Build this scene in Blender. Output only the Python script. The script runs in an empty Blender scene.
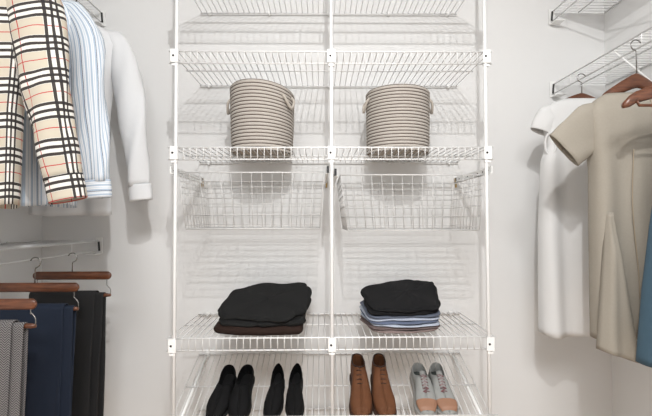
import bpy, math, random
from mathutils import Vector, Matrix, Euler
PI = math.pi
S = bpy.context.scene
COL = S.collection

# ------------------------------------------------------------------ camera
cam_data = bpy.data.cameras.new('camera')
cam = bpy.data.objects.new('camera', cam_data)
COL.objects.link(cam)
right = Vector((0.9999219, -0.01225151, -0.00246824))
up = Vector((0.00212475, -0.02797077, 0.99960648))
fwd = Vector((0.01231573, 0.99953366, 0.02794256))
M = Matrix((right, up, -fwd)).transposed().to_4x4()
M.translation = Vector((-0.0402, 0.0, 1.4))
cam.matrix_world = M
cam_data.sensor_width = 36.0
cam_data.lens = 410.0 * 36.0 / 652.0
cam_data.clip_start = 0.02
S.camera = cam

# ------------------------------------------------------------------ world, light, exposure
W = bpy.data.worlds.new('world'); S.world = W; W.use_nodes = True
bg = W.node_tree.nodes['Background']
bg.inputs[0].default_value = (0.93, 0.96, 1.0, 1); bg.inputs[1].default_value = 0.08
L = bpy.data.lights.new('ceiling_bulb', 'SPOT'); L.spot_size = math.radians(172); L.spot_blend = 0.06; L.energy = 68; L.shadow_soft_size = 0.020
L.color = (1.0, 0.99, 0.98)
lo = bpy.data.objects.new('ceiling_bulb', L); lo.location = (0.05, -0.13, 2.74); COL.objects.link(lo)
LA = bpy.data.lights.new('added_soft_fill', 'AREA'); LA.shape = 'RECTANGLE'; LA.size = 1.1; LA.size_y = 0.6; LA.energy = 68  # invented soft fill from above, added to soften the bulb's shadows
LA.color = (0.985, 0.99, 1.0)
la = bpy.data.objects.new('added_soft_fill', LA); la.location = (0.0, -0.75, 2.825); COL.objects.link(la)
S.view_settings.view_transform = 'Standard'; S.view_settings.look = 'None'
S.view_settings.exposure = 0.05; S.view_settings.gamma = 1.0; S.view_settings.use_curve_mapping = False

# ------------------------------------------------------------------ materials
def srgb(r, g, b):
    f = lambda c: (c/255/12.92 if c/255 <= 0.04045 else ((c/255+0.055)/1.055)**2.4)
    return (f(r), f(g), f(b), 1)
def mat(name, col, rough=0.6, metal=0.0, noise=0.0, nscale=40.0, bump=0.0, bscale=200.0, sheen=0.0, spec=0.5):
    m = bpy.data.materials.new(name); m.use_nodes = True
    nt = m.node_tree; b = nt.nodes['Principled BSDF']
    b.inputs['Base Color'].default_value = col
    b.inputs['Roughness'].default_value = rough; b.inputs['Metallic'].default_value = metal
    b.inputs['Specular IOR Level'].default_value = spec
    if sheen: b.inputs['Sheen Weight'].default_value = sheen
    tc = nt.nodes.new('ShaderNodeTexCoord')
    if noise:
        n = nt.nodes.new('ShaderNodeTexNoise'); n.inputs['Scale'].default_value = nscale; n.inputs['Detail'].default_value = 5
        nt.links.new(tc.outputs['Object'], n.inputs['Vector'])
        mx = nt.nodes.new('ShaderNodeMix'); mx.data_type = 'RGBA'
        mx.inputs[6].default_value = tuple(c*(1-noise) for c in col[:3]) + (1,)
        mx.inputs[7].default_value = tuple(min(1, c*(1+noise)) for c in col[:3]) + (1,)
        nt.links.new(n.outputs['Fac'], mx.inputs[0]); nt.links.new(mx.outputs[2], b.inputs['Base Color'])
    if bump:
        n2 = nt.nodes.new('ShaderNodeTexNoise'); n2.inputs['Scale'].default_value = bscale; n2.inputs['Detail'].default_value = 3
        nt.links.new(tc.outputs['Object'], n2.inputs['Vector'])
        bp = nt.nodes.new('ShaderNodeBump'); bp.inputs['Strength'].default_value = bump; bp.inputs['Distance'].default_value = 0.002
        nt.links.new(n2.outputs['Fac'], bp.inputs['Height']); nt.links.new(bp.outputs['Normal'], b.inputs['Normal'])
    return m
class Nodes:
    """little helper to write arithmetic on the UV map of a material"""
    def __init__(s, m):
        s.nt = m.node_tree; s.b = s.nt.nodes['Principled BSDF']
        uv = s.nt.nodes.new('ShaderNodeUVMap'); sp = s.nt.nodes.new('ShaderNodeSeparateXYZ')
        s.nt.links.new(uv.outputs[0], sp.inputs[0]); s.u = sp.outputs[0]; s.v = sp.outputs[1]
    def op(s, kind, a, b=None, c=None):
        n = s.nt.nodes.new('ShaderNodeMath'); n.operation = kind
        for i, x in enumerate((a, b, c)):
            if x is None: continue
            if isinstance(x, (int, float)): n.inputs[i].default_value = x
            else: s.nt.links.new(x, n.inputs[i])
        return n.outputs[0]
    def band(s, x, centre, half, period):
        a = s.op('FLOORED_MODULO', s.op('ADD', x, period*0.5 - centre + period*50), period)
        a = s.op('ABSOLUTE', s.op('SUBTRACT', a, period*0.5))
        return s.op('LESS_THAN', a, half)
    def mix(s, fac, c1, c2):
        n = s.nt.nodes.new('ShaderNodeMix'); n.data_type = 'RGBA'
        for i, x in ((0, fac), (6, c1), (7, c2)):
            if isinstance(x, (int, float, tuple)): n.inputs[i].default_value = x
            else: s.nt.links.new(x, n.inputs[i])
        return n.outputs[2]
    def out(s, c): s.nt.links.new(c, s.b.inputs['Base Color'])

M_ = {}
M_['wall'] = mat('wall_paint', srgb(230, 230, 229), 0.75, noise=0.02, nscale=3, bump=0.15, bscale=60)
M_['ceiling'] = mat('ceiling_paint', srgb(222, 222, 222), 0.85, bump=0.2, bscale=80)
M_['trim'] = mat('trim_paint', srgb(240, 239, 236), 0.4)
M_['wire'] = mat('white_vinyl_wire', srgb(234, 234, 233), 0.3)
M_['basket_wire'] = mat('off_white_basket_wire', srgb(200, 199, 197), 0.35)
M_['clip'] = mat('white_plastic', srgb(242, 242, 240), 0.4)
M_['screw_or_hole'] = mat('dark_screw_or_hole', srgb(50, 48, 46), 0.4, 0.7)
M_['cap'] = mat('black_plastic', srgb(30, 30, 32), 0.45)
M_['brass'] = mat('brass_plate', srgb(178, 150, 98), 0.4, 0.6)
M_['chrome'] = mat('hook_steel', srgb(150, 148, 146), 0.25, 0.95)
M_['darkhook'] = mat('blackened_steel', srgb(52, 50, 50), 0.35, 0.8)
def wood_mat():
    m = mat('walnut_wood', srgb(112, 66, 42), 0.35)
    nt = m.node_tree; b = nt.nodes['Principled BSDF']
    tc = nt.nodes.new('ShaderNodeTexCoord'); mp = nt.nodes.new('ShaderNodeMapping'); mp.inputs['Scale'].default_value = (6, 60, 60)
    n = nt.nodes.new('ShaderNodeTexNoise'); n.inputs['Scale'].default_value = 3; n.inputs['Detail'].default_value = 6
    r = nt.nodes.new('ShaderNodeValToRGB'); r.color_ramp.elements[0].color = srgb(70, 40, 26); r.color_ramp.elements[1].color = srgb(116, 70, 46)
    r.color_ramp.elements[0].position = 0.3; r.color_ramp.elements[1].position = 0.7
    nt.links.new(tc.outputs['Object'], mp.inputs[0]); nt.links.new(mp.outputs[0], n.inputs['Vector'])
    nt.links.new(n.outputs['Fac'], r.inputs[0]); nt.links.new(r.outputs[0], b.inputs['Base Color'])
    return m
M_['wood'] = wood_mat()
def floor_mat():
    m = mat('oak_floor', srgb(176, 150, 124), 0.4)
    nt = m.node_tree; b = nt.nodes['Principled BSDF']
    tc = nt.nodes.new('ShaderNodeTexCoord'); br = nt.nodes.new('ShaderNodeTexBrick')
    br.inputs['Color1'].default_value = srgb(182, 156, 130); br.inputs['Color2'].default_value = srgb(166, 140, 114); br.inputs['Mortar'].default_value = srgb(90, 70, 52)
    br.inputs['Scale'].default_value = 1.0; br.inputs['Brick Width'].default_value = 1.1; br.inputs['Row Height'].default_value = 0.12; br.inputs['Mortar Size'].default_value = 0.002
    nt.links.new(tc.outputs['Object'], br.inputs['Vector']); nt.links.new(br.outputs['Color'], b.inputs['Base Color'])
    return m
M_['floor'] = floor_mat()

def plaid_mat():
    m = mat('beige_check_cotton', srgb(222, 204, 172), 0.85, bump=0.2, bscale=900); N = Nodes(m)
    base = srgb(190, 181, 164); white = srgb(220, 217, 210); blk = srgb(34, 31, 32); grey = srgb(54, 49, 46); red = srgb(176, 44, 48)
    def trip(x, off, P):
        a = N.op('MAXIMUM', N.band(x, off, 0.0043, P), N.op('MAXIMUM', N.band(x, off+0.019, 0.0043, P), N.band(x, off+0.038, 0.0043, P)))
        return a, N.band(x, off+0.019, 0.0245, P), N.band(x, off+0.0675, 0.0013, P)
    h, hw, hr = trip(N.v, 0.01, 0.100); v, vw, vr = trip(N.u, 0.040, 0.135)
    c = N.mix(N.op('MAXIMUM', hw, vw), base, white)
    c = N.mix(N.op('MAXIMUM', hr, vr), c, red)
    c = N.mix(N.op('MAXIMUM', h, v), c, grey)
    c = N.mix(N.op('MULTIPLY', h, v), c, blk)
    N.out(c); return m
M_['plaid'] = plaid_mat()
def stripe_mat(name='blue_striped_cotton', horiz=False):
    m = mat(name, srgb(232, 238, 244), 0.85, bump=0.15, bscale=700); N = Nodes(m); x = N.v if horiz else N.u
    a = N.band(x, 0.0, 0.0028, 0.016); b = N.band(x, 0.008, 0.0009, 0.016); d = N.band(x, 0.004, 0.0010, 0.048)
    c = N.mix(a, srgb(226, 230, 234), srgb(172, 188, 206)); c = N.mix(b, c, srgb(196, 207, 218)); c = N.mix(d, c, srgb(70, 78, 96))
    N.out(c); return m
M_['stripe'] = stripe_mat(); M_['stripe_h'] = stripe_mat('blue_striped_cuff_cotton', True)
def herring_mat():
    m = mat('grey_herringbone_wool', srgb(110, 106, 104), 0.9, bump=0.2, bscale=600); N = Nodes(m)
    tri = N.op('PINGPONG', N.u, 0.011)
    x = N.op('ADD', N.v, tri)
    a = N.band(x, 0.0, 0.0019, 0.0072)
    c = N.mix(a, srgb(54, 52, 54), srgb(122, 119, 118)); N.out(c); return m
M_['herring'] = herring_mat()
def rope_mat():
    m = mat('cotton_rope', srgb(216, 207, 195), 0.9, bump=0.5, bscale=260); N = Nodes(m)
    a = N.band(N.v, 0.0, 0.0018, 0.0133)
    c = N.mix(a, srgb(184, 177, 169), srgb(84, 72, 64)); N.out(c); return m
M_['rope'] = rope_mat()
M_['rope_base'] = mat('rope_base', srgb(186, 178, 168), 0.9, bump=0.5, bscale=260)
M_['whitecloth'] = mat('white_cotton', srgb(222, 223, 224), 0.85, bump=0.2, bscale=500, sheen=0.1)
M_['whitedress'] = mat('white_crepe', srgb(218, 218, 217), 0.8, bump=0.2, bscale=500, sheen=0.1)
M_['beige'] = mat('beige_linen', srgb(156, 149, 137), 0.85, noise=0.06, nscale=160, bump=0.35, bscale=500)
M_['beige_in'] = mat('beige_lining', srgb(158, 144, 124), 0.8)
M_['teal'] = mat('dusty_blue_crepe', srgb(62, 88, 104), 0.75, noise=0.05, nscale=120, bump=0.2)
M_['navy'] = mat('navy_wool', srgb(11, 25, 44), 0.85, noise=0.08, nscale=200, bump=0.3, bscale=700)
M_['charcoal'] = mat('charcoal_wool', srgb(27, 27, 28), 0.85, noise=0.08, nscale=200, bump=0.3, bscale=700)
M_['blackknit'] = mat('black_knit', srgb(29, 29, 29), 0.9, noise=0.15, nscale=260, bump=0.6, bscale=500, spec=0.2)
M_['blackcloth'] = mat('black_cotton', srgb(19, 19, 21), 0.85, noise=0.1, nscale=260, bump=0.4, bscale=500, spec=0.25)
M_['brownknit'] = mat('dark_brown_knit', srgb(44, 31, 26), 0.9, noise=0.15, nscale=260, bump=0.6, bscale=500, spec=0.2)
M_['slate'] = mat('slate_blue_cotton', srgb(90, 97, 112), 0.85, bump=0.3, bscale=500)
M_['paleblue'] = mat('pale_blue_cotton', srgb(170, 177, 191), 0.85, bump=0.3, bscale=500)
M_['steelblue'] = mat('steel_blue_cotton', srgb(94, 104, 126), 0.85, bump=0.3, bscale=500)
M_['skyblue'] = mat('light_blue_cotton', srgb(182, 189, 202), 0.85, bump=0.3, bscale=500)
M_['taupe'] = mat('taupe_knit', srgb(132, 116, 112), 0.9, noise=0.35, nscale=300, bump=0.5)
M_['mauve'] = mat('brown_grey_knit', srgb(104, 90, 88), 0.9, noise=0.35, nscale=300, bump=0.5)
M_['blackleather'] = mat('black_suede', srgb(15, 15, 16), 0.8, noise=0.1, nscale=100, bump=0.3, bscale=300, spec=0.2)
M_['blacklining'] = mat('black_shoe_lining', srgb(14, 14, 15), 0.8)
M_['brownsuede'] = mat('brown_suede', srgb(98, 58, 30), 0.8, noise=0.22, nscale=28, bump=0.4, bscale=400)
M_['brownlining'] = mat('dark_brown_lining', srgb(52, 34, 28), 0.8)
M_['brownsole'] = mat('brown_sole', srgb(62, 40, 28), 0.7)
M_['greysuede'] = mat('grey_canvas', srgb(148, 149, 146), 0.8, noise=0.08, nscale=80, bump=0.3, bscale=500)
M_['greysole'] = mat('grey_rubber_sole', srgb(146, 144, 140), 0.6)
M_['tan'] = mat('tan_leather', srgb(152, 112, 88), 0.55, noise=0.08, nscale=60)
M_['greylining'] = mat('dark_grey_lining', srgb(70, 76, 74), 0.8)
M_['lace'] = mat('dusty_red_lace', srgb(124, 84, 88), 0.8)
M_['button'] = mat('pale_button', srgb(214, 206, 190), 0.3)

# ------------------------------------------------------------------ mesh helpers
class MB:
    def __init__(s): s.v = []; s.f = []; s.uv = []
    def add(s, vs, fs, uvs=None):
        o = len(s.v); s.v += [tuple(p) for p in vs]; s.f += [tuple(i+o for i in f) for f in fs]
        s.uv += (uvs if uvs else [(0.0, 0.0)]*len(vs))
        return s
    def box(s, c, d, rot=None):
        x, y, z = d[0]/2, d[1]/2, d[2]/2; b = min(x, y, z)*0.22
        vs = []
        # chamfered box: 24 corner vertices
        idx = {}
        for sx in (-1, 1):
            for sy in (-1, 1):
                for sz in (-1, 1):
                    for k in range(3):
                        p = [sx*(x-b), sy*(y-b), sz*(z-b)]; p[k] = (sx*x, sy*y, sz*z)[k]
                        idx[(sx, sy, sz, k)] = len(vs); vs.append(Vector(p))
        fs = []
        def face(k, sg):
            a, c2 = [i for i in range(3) if i != k]
            out = []
            for (p, q) in ((-1, -1), (1, -1), (1, 1), (-1, 1)):
                t = [0, 0, 0]; t[k] = sg; t[a] = p; t[c2] = q; out.append(idx[(t[0], t[1], t[2], k)])
            fs.append(out)
        for k in range(3):
            for sg in (-1, 1): face(k, sg)
        for k in range(3):
            a, c2 = [i for i in range(3) if i != k]
            for p in (-1, 1):
                for q in (-1, 1):
                    t0 = [0, 0, 0]; t0[k] = -1; t0[a] = p; t0[c2] = q; t1 = list(t0); t1[k] = 1
                    fs.append([idx[(*t0, a)], idx[(*t1, a)], idx[(*t1, c2)], idx[(*t0, c2)]])
        for sx in (-1, 1):
            for sy in (-1, 1):
                for sz in (-1, 1): fs.append([idx[(sx, sy, sz, k)] for k in range(3)])
        if rot is not None: vs = [rot @ p for p in vs]
        c = Vector(c)
        return s.add([p + c for p in vs], fs)
    def tube(s, pts, r, n=6, caps=True, flat=1.0):
        pts = [Vector(p) for p in pts]; m = len(pts)
        rs = r if isinstance(r, (list, tuple)) else [r]*m
        vs = []; prev = None
        for i, p in enumerate(pts):
            t = (pts[min(i+1, m-1)] - pts[max(i-1, 0)]).normalized()
            if prev is None:
                a = Vector((0, 0, 1)) if abs(t.z) < 0.9 else Vector((0, 1, 0))
                prev = t.cross(a).normalized()
            nrm = (prev - t*prev.dot(t)).normalized(); prev = nrm; b = t.cross(nrm)
            for k in range(n):
                an = 2*PI*k/n
                vs.append(p + (nrm*math.cos(an) + b*math.sin(an)*flat)*rs[i])
        fs = [(i*n+k, i*n+(k+1) % n, (i+1)*n+(k+1) % n, (i+1)*n+k) for i in range(m-1) for k in range(n)]
        if caps: fs += [tuple(range(n))[::-1], tuple((m-1)*n+k for k in range(n))]
        return s.add(vs, fs)
    def loft(s, rings, vlen=None, W=None, cap0=False, cap1=False, closed=True, uoff=0.0):
        n = len(rings[0]); m = len(rings); vs = []; uvs = []
        nn = n + 1 if closed else n           # a doubled seam keeps the pattern clean
        v = 0.0
        for i, r in enumerate(rings):
            if i: v += (Vector(r[n//2]) - Vector(rings[i-1][n//2])).length
            vv = vlen[i] if vlen else v
            for k in range(nn):
                vs.append(r[k % n]); uvs.append(((k/n - 0.5)*(W or 1.0) + uoff, vv))
        fs = [(i*nn+k, i*nn+k+1, (i+1)*nn+k+1, (i+1)*nn+k) for i in range(m-1) for k in range(nn-1)]
        if cap0: fs.append(tuple(range(n))[::-1])
        if cap1: fs.append(tuple((m-1)*nn+k for k in range(n)))
        return s.add(vs, fs, uvs)
    def build(s, name, m, parent=None, smooth=True, solid=0.0, sub=0):
        me = bpy.data.meshes.new(name); me.from_pydata(s.v, [], s.f); me.update()
        ul = me.uv_layers.new(name='UVMap')
        for lp in me.loops: ul.data[lp.index].uv = s.uv[lp.vertex_index]
        me.materials.append(m)
        if smooth:
            for p in me.polygons: p.use_smooth = True
        o = bpy.data.objects.new(name, me); COL.objects.link(o)
        if parent: o.parent = parent
        if solid:
            md = o.modifiers.new('thick', 'SOLIDIFY'); md.thickness = solid; md.offset = -1
        if sub:
            md = o.modifiers.new('sub', 'SUBSURF'); md.levels = sub; md.render_levels = sub
        return o
def flat(o):
    for p in o.data.polygons: p.use_smooth = False
    return o
def tag(o, label, cat, group=None):
    o['label'] = label; o['category'] = cat
    if group: o['group'] = group
    return o
def thing(name, label, cat, loc=(0, 0, 0), rot=(0, 0, 0), group=None):
    o = bpy.data.objects.new(name, None); COL.objects.link(o); o.location = loc; o.rotation_euler = rot
    return tag(o, label, cat, group)
def copy_tree(o, parent=None):
    c = o.copy(); COL.objects.link(c)
    if parent: c.parent = parent
    for ch in list(o.children): copy_tree(ch, c)
    return c
def struct(o): o['kind'] = 'structure'; return o
def hsh(a, b=0.0):
    x = math.sin(a*127.1 + b*311.7)*43758.5453; return x - math.floor(x)
def wav(x, seed, n=3, f0=1.0):
    return sum(math.sin(x*f0*(1.7**k) + 6.28*hsh(seed, k))/(1.5**k) for k in range(n))
def smooth01(t): t = max(0, min(1, t)); return t*t*(3-2*t)
def interp(tab, x):
    if x <= tab[0][0]: return tab[0][1]
    for (a, p), (b, q) in zip(tab, tab[1:]):
        if x <= b:
            t = (x-a)/(b-a)
            return tuple(pp+(qq-pp)*t for pp, qq in zip(p, q)) if isinstance(p, tuple) else p+(q-p)*t
    return tab[-1][1]
def catmull(pts, k=6):
    P = [Vector(p) for p in pts]; P = [P[0]*2-P[1]] + P + [P[-1]*2-P[-2]]; out = []
    for i in range(1, len(P)-2):
        for j in range(k):
            t = j/k; a, b, c, d = P[i-1:i+3]
            out.append(0.5*((2*b) + (c-a)*t + (2*a-5*b+4*c-d)*t*t + (3*b-a-3*c+d)*t**3))
    out.append(P[-2]); return out

# ------------------------------------------------------------------ room shell
XL, XR, YB, YF, ZC = -1.356, 1.340, 1.953, -1.60, 2.85
def slab(name, c, d, m):
    o = MB(); x, y, z = d[0]/2, d[1]/2, d[2]/2
    o.add([(c[0]+sx*x, c[1]+sy*y, c[2]+sz*z) for sx in (-1, 1) for sy in (-1, 1) for sz in (-1, 1)],
          [(0, 1, 3, 2), (4, 6, 7, 5), (0, 4, 5, 1), (2, 3, 7, 6), (0, 2, 6, 4), (1, 5, 7, 3)])
    return struct(o.build(name, m, smooth=False))
xm, xw = (XL+XR)/2, XR-XL; ym, yw = (YB+YF)/2, YB-YF
slab('floor', (xm, ym, -0.05), (xw+0.2, yw+0.2, 0.1), M_['floor'])
slab('ceiling', (xm, ym, ZC+0.05), (xw+0.2, yw+0.2, 0.1), M_['ceiling'])
slab('wall_back', (xm, YB+0.05, ZC/2), (xw+0.2, 0.1, ZC), M_['wall'])
slab('wall_left', (XL-0.05, ym, ZC/2), (0.1, yw, ZC), M_['wall'])
slab('wall_right', (XR+0.05, ym, ZC/2), (0.1, yw, ZC), M_['wall'])
# front wall with the doorway behind the camera
fw = MB(); DW, DH = 0.85, 2.35
for (x0, x1, z0, z1) in ((XL-0.1, -DW, 0, ZC), (DW, XR+0.1, 0, ZC), (-DW, DW, DH, ZC)):
    fw.add([(x, y, z) for x in (x0, x1) for y in (YF-0.1, YF) for z in (z0, z1)],
           [(0, 1, 3, 2), (4, 6, 7, 5), (0, 4, 5, 1), (2, 3, 7, 6), (0, 2, 6, 4), (1, 5, 7, 3)])
struct(fw.build('wall_front', M_['wall'], smooth=False))
slab('baseboard_back', (xm, YB-0.007, 0.05), (xw, 0.014, 0.1), M_['trim'])
slab('baseboard_left', (XL+0.007, ym, 0.05), (0.014, yw-0.03, 0.1), M_['trim'])
slab('baseboard_right', (XR-0.007, ym, 0.05), (0.014, yw-0.03, 0.1), M_['trim'])
cl = thing('ceiling_light', 'small white ceiling lamp holder above the middle of the closet', 'light', (0.05, -0.13, ZC))
b = MB(); b.loft([[(r*math.cos(a*PI/16), r*math.sin(a*PI/16), z) for a in range(32)] for r, z in ((0.06, 0), (0.06, -0.012), (0.03, -0.03), (0.022, -0.06))], cap1=True, cap0=True)
b.build('lamp_holder', M_['clip'], cl)

cp = thing('ceiling_light', 'made-up flat white panel for the added soft fill light over the closet entrance', 'light', (0, -0.75, ZC))  # made-up housing for the added fill light
b = MB(); b.box((0, 0, -0.008), (1.16, 0.66, 0.016)); flat(b.build('frame', M_['clip'], cp))
# ------------------------------------------------------------------ wire shelving
WR = 0.0023
def wire_shelf(label, loc, rot, length, depth, lipdir, clips, poles, group, pitch=0.0254, lipped=True):
    """local x along the front, y to the wall, z up; the front edge is at y=0"""
    t = thing('wire_shelf', label, 'shelf', loc, rot, group)
    h = length/2; lip = 0.045*lipdir
    d = MB(); n = int(length/pitch)
    for i in range(n+1):
        x = -h + 0.006 + (length-0.012)*i/n
        if lipped or i % 16 == 5: d.tube([(x, depth, 0.0016), (x, 0.003, 0.0016), (x, -0.001, 0.0), (x, -0.0022, lip*0.15), (x, -0.0022, lip)], WR*0.8, 5)
        else: d.tube([(x, depth, 0.0016), (x, 0.003, 0.0016), (x, -0.001, 0.0)], WR*0.8, 5)
    d.build('deck_wires', M_['wire'], t)
    for nm, y, z, e in (('front_rod', 0.0, 0.0, 0), ('lip_rod', 0.0005, lip, 0), ('middle_rod', depth*0.5, -0.0022, 0), ('rear_rod', depth, -0.0022, 0)):
        r = MB(); r.tube([(-h+e, y, z), (h-e, y, z)], 0.0031, 8)
        ro = r.build(nm, M_['wire'], t)
    for x in clips:
        c = MB(); c.box((x, depth+0.004, 0.001), (0.016, 0.009, 0.017)); c.tube([(x, depth-0.008, -0.008), (x, depth+0.004, -0.008)], 0.004, 8)
        flat(c.build('wall_clip', M_['clip'], t))
    for x in poles:
        c = MB(); c.box((x, -0.0165, lip*0.5), (0.029, 0.0045, 0.050))
        c.box((x, -0.0095, lip*0.5-0.033), (0.022, 0.014, 0.008))
        k = flat(c.build('pole_clip', M_['clip'], t))
        s = MB(); s.tube([(x-0.004, -0.0195, lip*0.5), (x-0.004, -0.0186, lip*0.5)], 0.0042, 10); s.build('screw_or_hole', M_['screw_or_hole'], k)
    return t
FY = 1.543
DEP = 0.395
CL5 = (-0.57, -0.285, 0.0, 0.285, 0.57)
PX = 0.588
G = 'white wire shelves on the back wall'
wire_shelf('topmost wire shelf on the back wall, its front above the picture edge', (0, FY, 2.388), (0, 0, 0), 1.228, DEP, -1, CL5, (-PX, 0, PX), G)
wire_shelf('empty white wire shelf directly above the two rope baskets', (0, FY, 2.038), (0, 0, 0), 1.228, DEP, -1, CL5, (-PX, 0, PX), G)
wire_shelf('white wire shelf that holds the two round rope baskets', (0, FY, 1.672), (0, 0, 0), 1.228, DEP, -1, CL5, (-PX, 0, PX), G)
wire_shelf('white wire shelf carrying the two stacks of folded clothes', (0, FY, 0.959), (0, 0, 0), 1.228, DEP, -1, CL5, (-PX, 0, PX), G)
SL = math.atan(0.355)
GS = 'slanted wire shoe shelves'
sh5 = wire_shelf('slanted white wire shoe shelf with four pairs of shoes', (0, 1.545, 0.632), (SL, 0, 0), 1.228, 0.42, 1, CL5, (-PX, 0, PX), GS)
sh6 = wire_shelf('lowest slanted wire shoe shelf, mostly below the picture edge', (0, 1.545, 0.376), (SL, 0, 0), 1.228, 0.42, 1, CL5, (-PX, 0, PX), GS)
for sh in (sh5, sh6):
    for sx in (-1, 1):
        a = MB(); a.tube([(sx*0.577, 0.41, -0.010), (sx*0.577, 0.0, -0.010)], 0.0065, 8); a.build('support_arm', M_['clip'], sh)
for x, lb in ((-PX+0.005, 'white shelf support pole at the left end of the shelves'), (0, 'white shelf support pole in the middle of the shelves'), (PX-0.004, 'white shelf support pole at the right end of the shelves')):
    p = thing('support_pole', lb, 'pole', (x, FY-0.0095, 0), (0, 0, 0), 'white support poles')
    b = MB(); b.tube([(0, 0, 0.0), (0, 0, ZC-0.02)], 0.0068, 12); b.build('pole', M_['wire'], p)
    b = MB(); b.tube([(0, 0, 0.0), (0, 0, 0.03)], 0.011, 12); b.build('foot', M_['clip'], p)

# side wall shelves (x axis along the wall)
def side_shelf(label, side, z):
    length = 3.2; yc = YB - 0.014 - length/2
    if side < 0: loc, rot, dep = (-1.084, yc, z), (0, 0, PI/2), abs(XL+1.084)-0.006
    else: loc, rot, dep = (1.080, yc, z), (0, 0, -PI/2), abs(XR-1.080)-0.006
    t = wire_shelf(label, loc, rot, length, dep, -1, [-1.4+0.4*i for i in range(8)], (), 'white wire shelves on the side walls', lipped=False)
    e = length/2 * (1 if side < 0 else -1)
    sg = 1 if side < 0 else -1
    # end bracket on the back wall with its dark cap
    b = MB()
    b.box((e+sg*0.0085, 0.0, -0.022), (0.004, 0.03, 0.075)); b.box((e-sg*0.018, 0.012, -0.060), (0.050, 0.044, 0.004))
    k = flat(b.build('end_bracket', M_['clip'], t))
    c = MB(); c.tube([(e-sg*0.008, -0.006, -0.003), (e-sg*0.004, -0.007, -0.046)], 0.0042, 8)
    c.build('end_cap', M_['cap'], t)
    # diagonal braces from the wall up to the front rod
    for xx in (-1.2, -0.2, 0.8):
        d = MB(); d.tube([(xx, 0.004, -0.006), (xx, dep-0.004, -0.21)], 0.0035, 6); d.box((xx, dep+0.001, -0.215), (0.014, 0.006, 0.03)); d.build('diagonal_brace', M_['clip'], t)
    return t
side_shelf('upper left wall wire shelf from which the three shirts hang', -1, 2.386)
side_shelf('lower left wall wire shelf from which the trousers hang', -1, 1.302)
side_shelf('upper right wall wire shelf, empty, at the top right corner', 1, 2.400)
side_shelf('lower right wall wire shelf from which the dresses and jacket hang', 1, 2.047)

# ------------------------------------------------------------------ sliding wire baskets
def wire_basket(label, x0, x1, xb0, xb1, zt, zb):
    t = thing('wire_basket', label, 'basket', ((x0+x1)/2, 1.545, zb), (0, 0, 0), 'sliding wire baskets')
    cx = (x0+x1)/2; X0, X1, B0, B1 = x0-cx, x1-cx, xb0-cx, xb1-cx; H = zt-zb; YR = 0.375; YB0, YB1 = 0.004, 0.355
    r = MB(); r.tube([(X0, 0, H), (X1, 0, H), (X1, YR, H), (X0, YR, H), (X0, 0, H)], 0.0026, 8); r.build('rim', M_['basket_wire'], t)
    rows = [0.148*H/0.2, 0.168*H/0.2, 0.125*H/0.2, 0.088*H/0.2, 0.05*H/0.2, 0.012*H/0.2]
    def at(u, v, w):  # u across, v depth, w height 0..1
        a0 = B0+(X0-B0)*w; a1 = B1+(X1-B1)*w; y0 = YB0*(1-w); y1 = YB1+(YR-YB1)*w
        return (a0+(a1-a0)*u, y0+(y1-y0)*v, H*w)
    n = 14; m = 10
    for nm, v in (('front_grid', 0), ('rear_grid', 1)):
        g = MB()
        for i in range(n+1): g.tube([at(i/n, v, 0), at(i/n, v, 1)], 0.0011, 5)
        for z in rows: w = z/H; g.tube([at(0, v, w), at(1, v, w)], 0.0011, 5)
        g.build(nm, M_['basket_wire'], t)
    for u in (0, 1):
        g = MB()
        for j in range(1, m): g.tube([at(u, j/m, 0), at(u, j/m, 1)], 0.0011, 5)
        for z in rows: w = z/H; g.tube([at(u, 0, w), at(u, 1, w)], 0.0011, 5)
        g.build('side_grid', M_['basket_wire'], t)
    g = MB()
    for i in range(n+1): g.tube([at(i/n, 0, 0), at(i/n, 1, 0)], 0.0014, 5)
    for j in range(m+1): g.tube([at(0, j/m, 0), at(1, j/m, 0)], 0.0018, 5)
    g.tube([at(0, 0, 0), at(1, 0, 0)], 0.0026, 6)
    g.build('bottom_grid', M_['basket_wire'], t)
    return t
wire_basket('left of the two empty pull-out wire baskets under the rope baskets', -0.574, -0.030, -0.548, -0.045, 1.578, 1.366)
wire_basket('right of the two empty pull-out wire baskets under the rope baskets', 0.034, 0.578, 0.060, 0.560, 1.568, 1.358)
for x, sg, zz, lb in ((-0.600, 1, 1.585, 'white slide rail at the outer left of the left wire basket'), (-0.014, -1, 1.585, 'white slide rail on the centre pole, left side'),
                  (0.014, 1, 1.575, 'white slide rail on the centre pole, right side'), (0.602, -1, 1.585, 'white slide rail with holes at the outer right of the right wire basket')):
    t = thing('basket_slide', lb, 'slide rail', (x, 1.525, zz), (0, 0, 0), 'basket slide rails')
    b = MB(); b.box((0, 0.205, 0), (0.004, 0.41, 0.028)); b.box((sg*0.004, 0.205, -0.013), (0.010, 0.41, 0.003)); flat(b.build('channel', M_['clip'], t))
    for k in range(7):
        c = MB(); c.tube([(-0.0032, 0.03+0.055*k, 0.001), (0.0032, 0.03+0.055*k, 0.001)], 0.0032, 8); c.build('screw_or_hole', M_['screw_or_hole'], t)  # rail holes: their dark inside is coloured onto plugs, no screws here
    if abs(x) < 0.1:
        e = MB(); e.box((0, -0.003, 0.001), (0.009, 0.008, 0.026)); flat(e.build('front_cap', M_['cap'], t))
    e = MB(); e.box((0, 0.405, 0.004), (0.008, 0.012, 0.014)); flat(e.build('rear_cap', M_['cap'], t))
    e = MB(); e.box((0, 0.416, -0.012), (0.008, 0.012, 0.045)); flat(e.build('wall_plate', M_['brass'], t))

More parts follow.
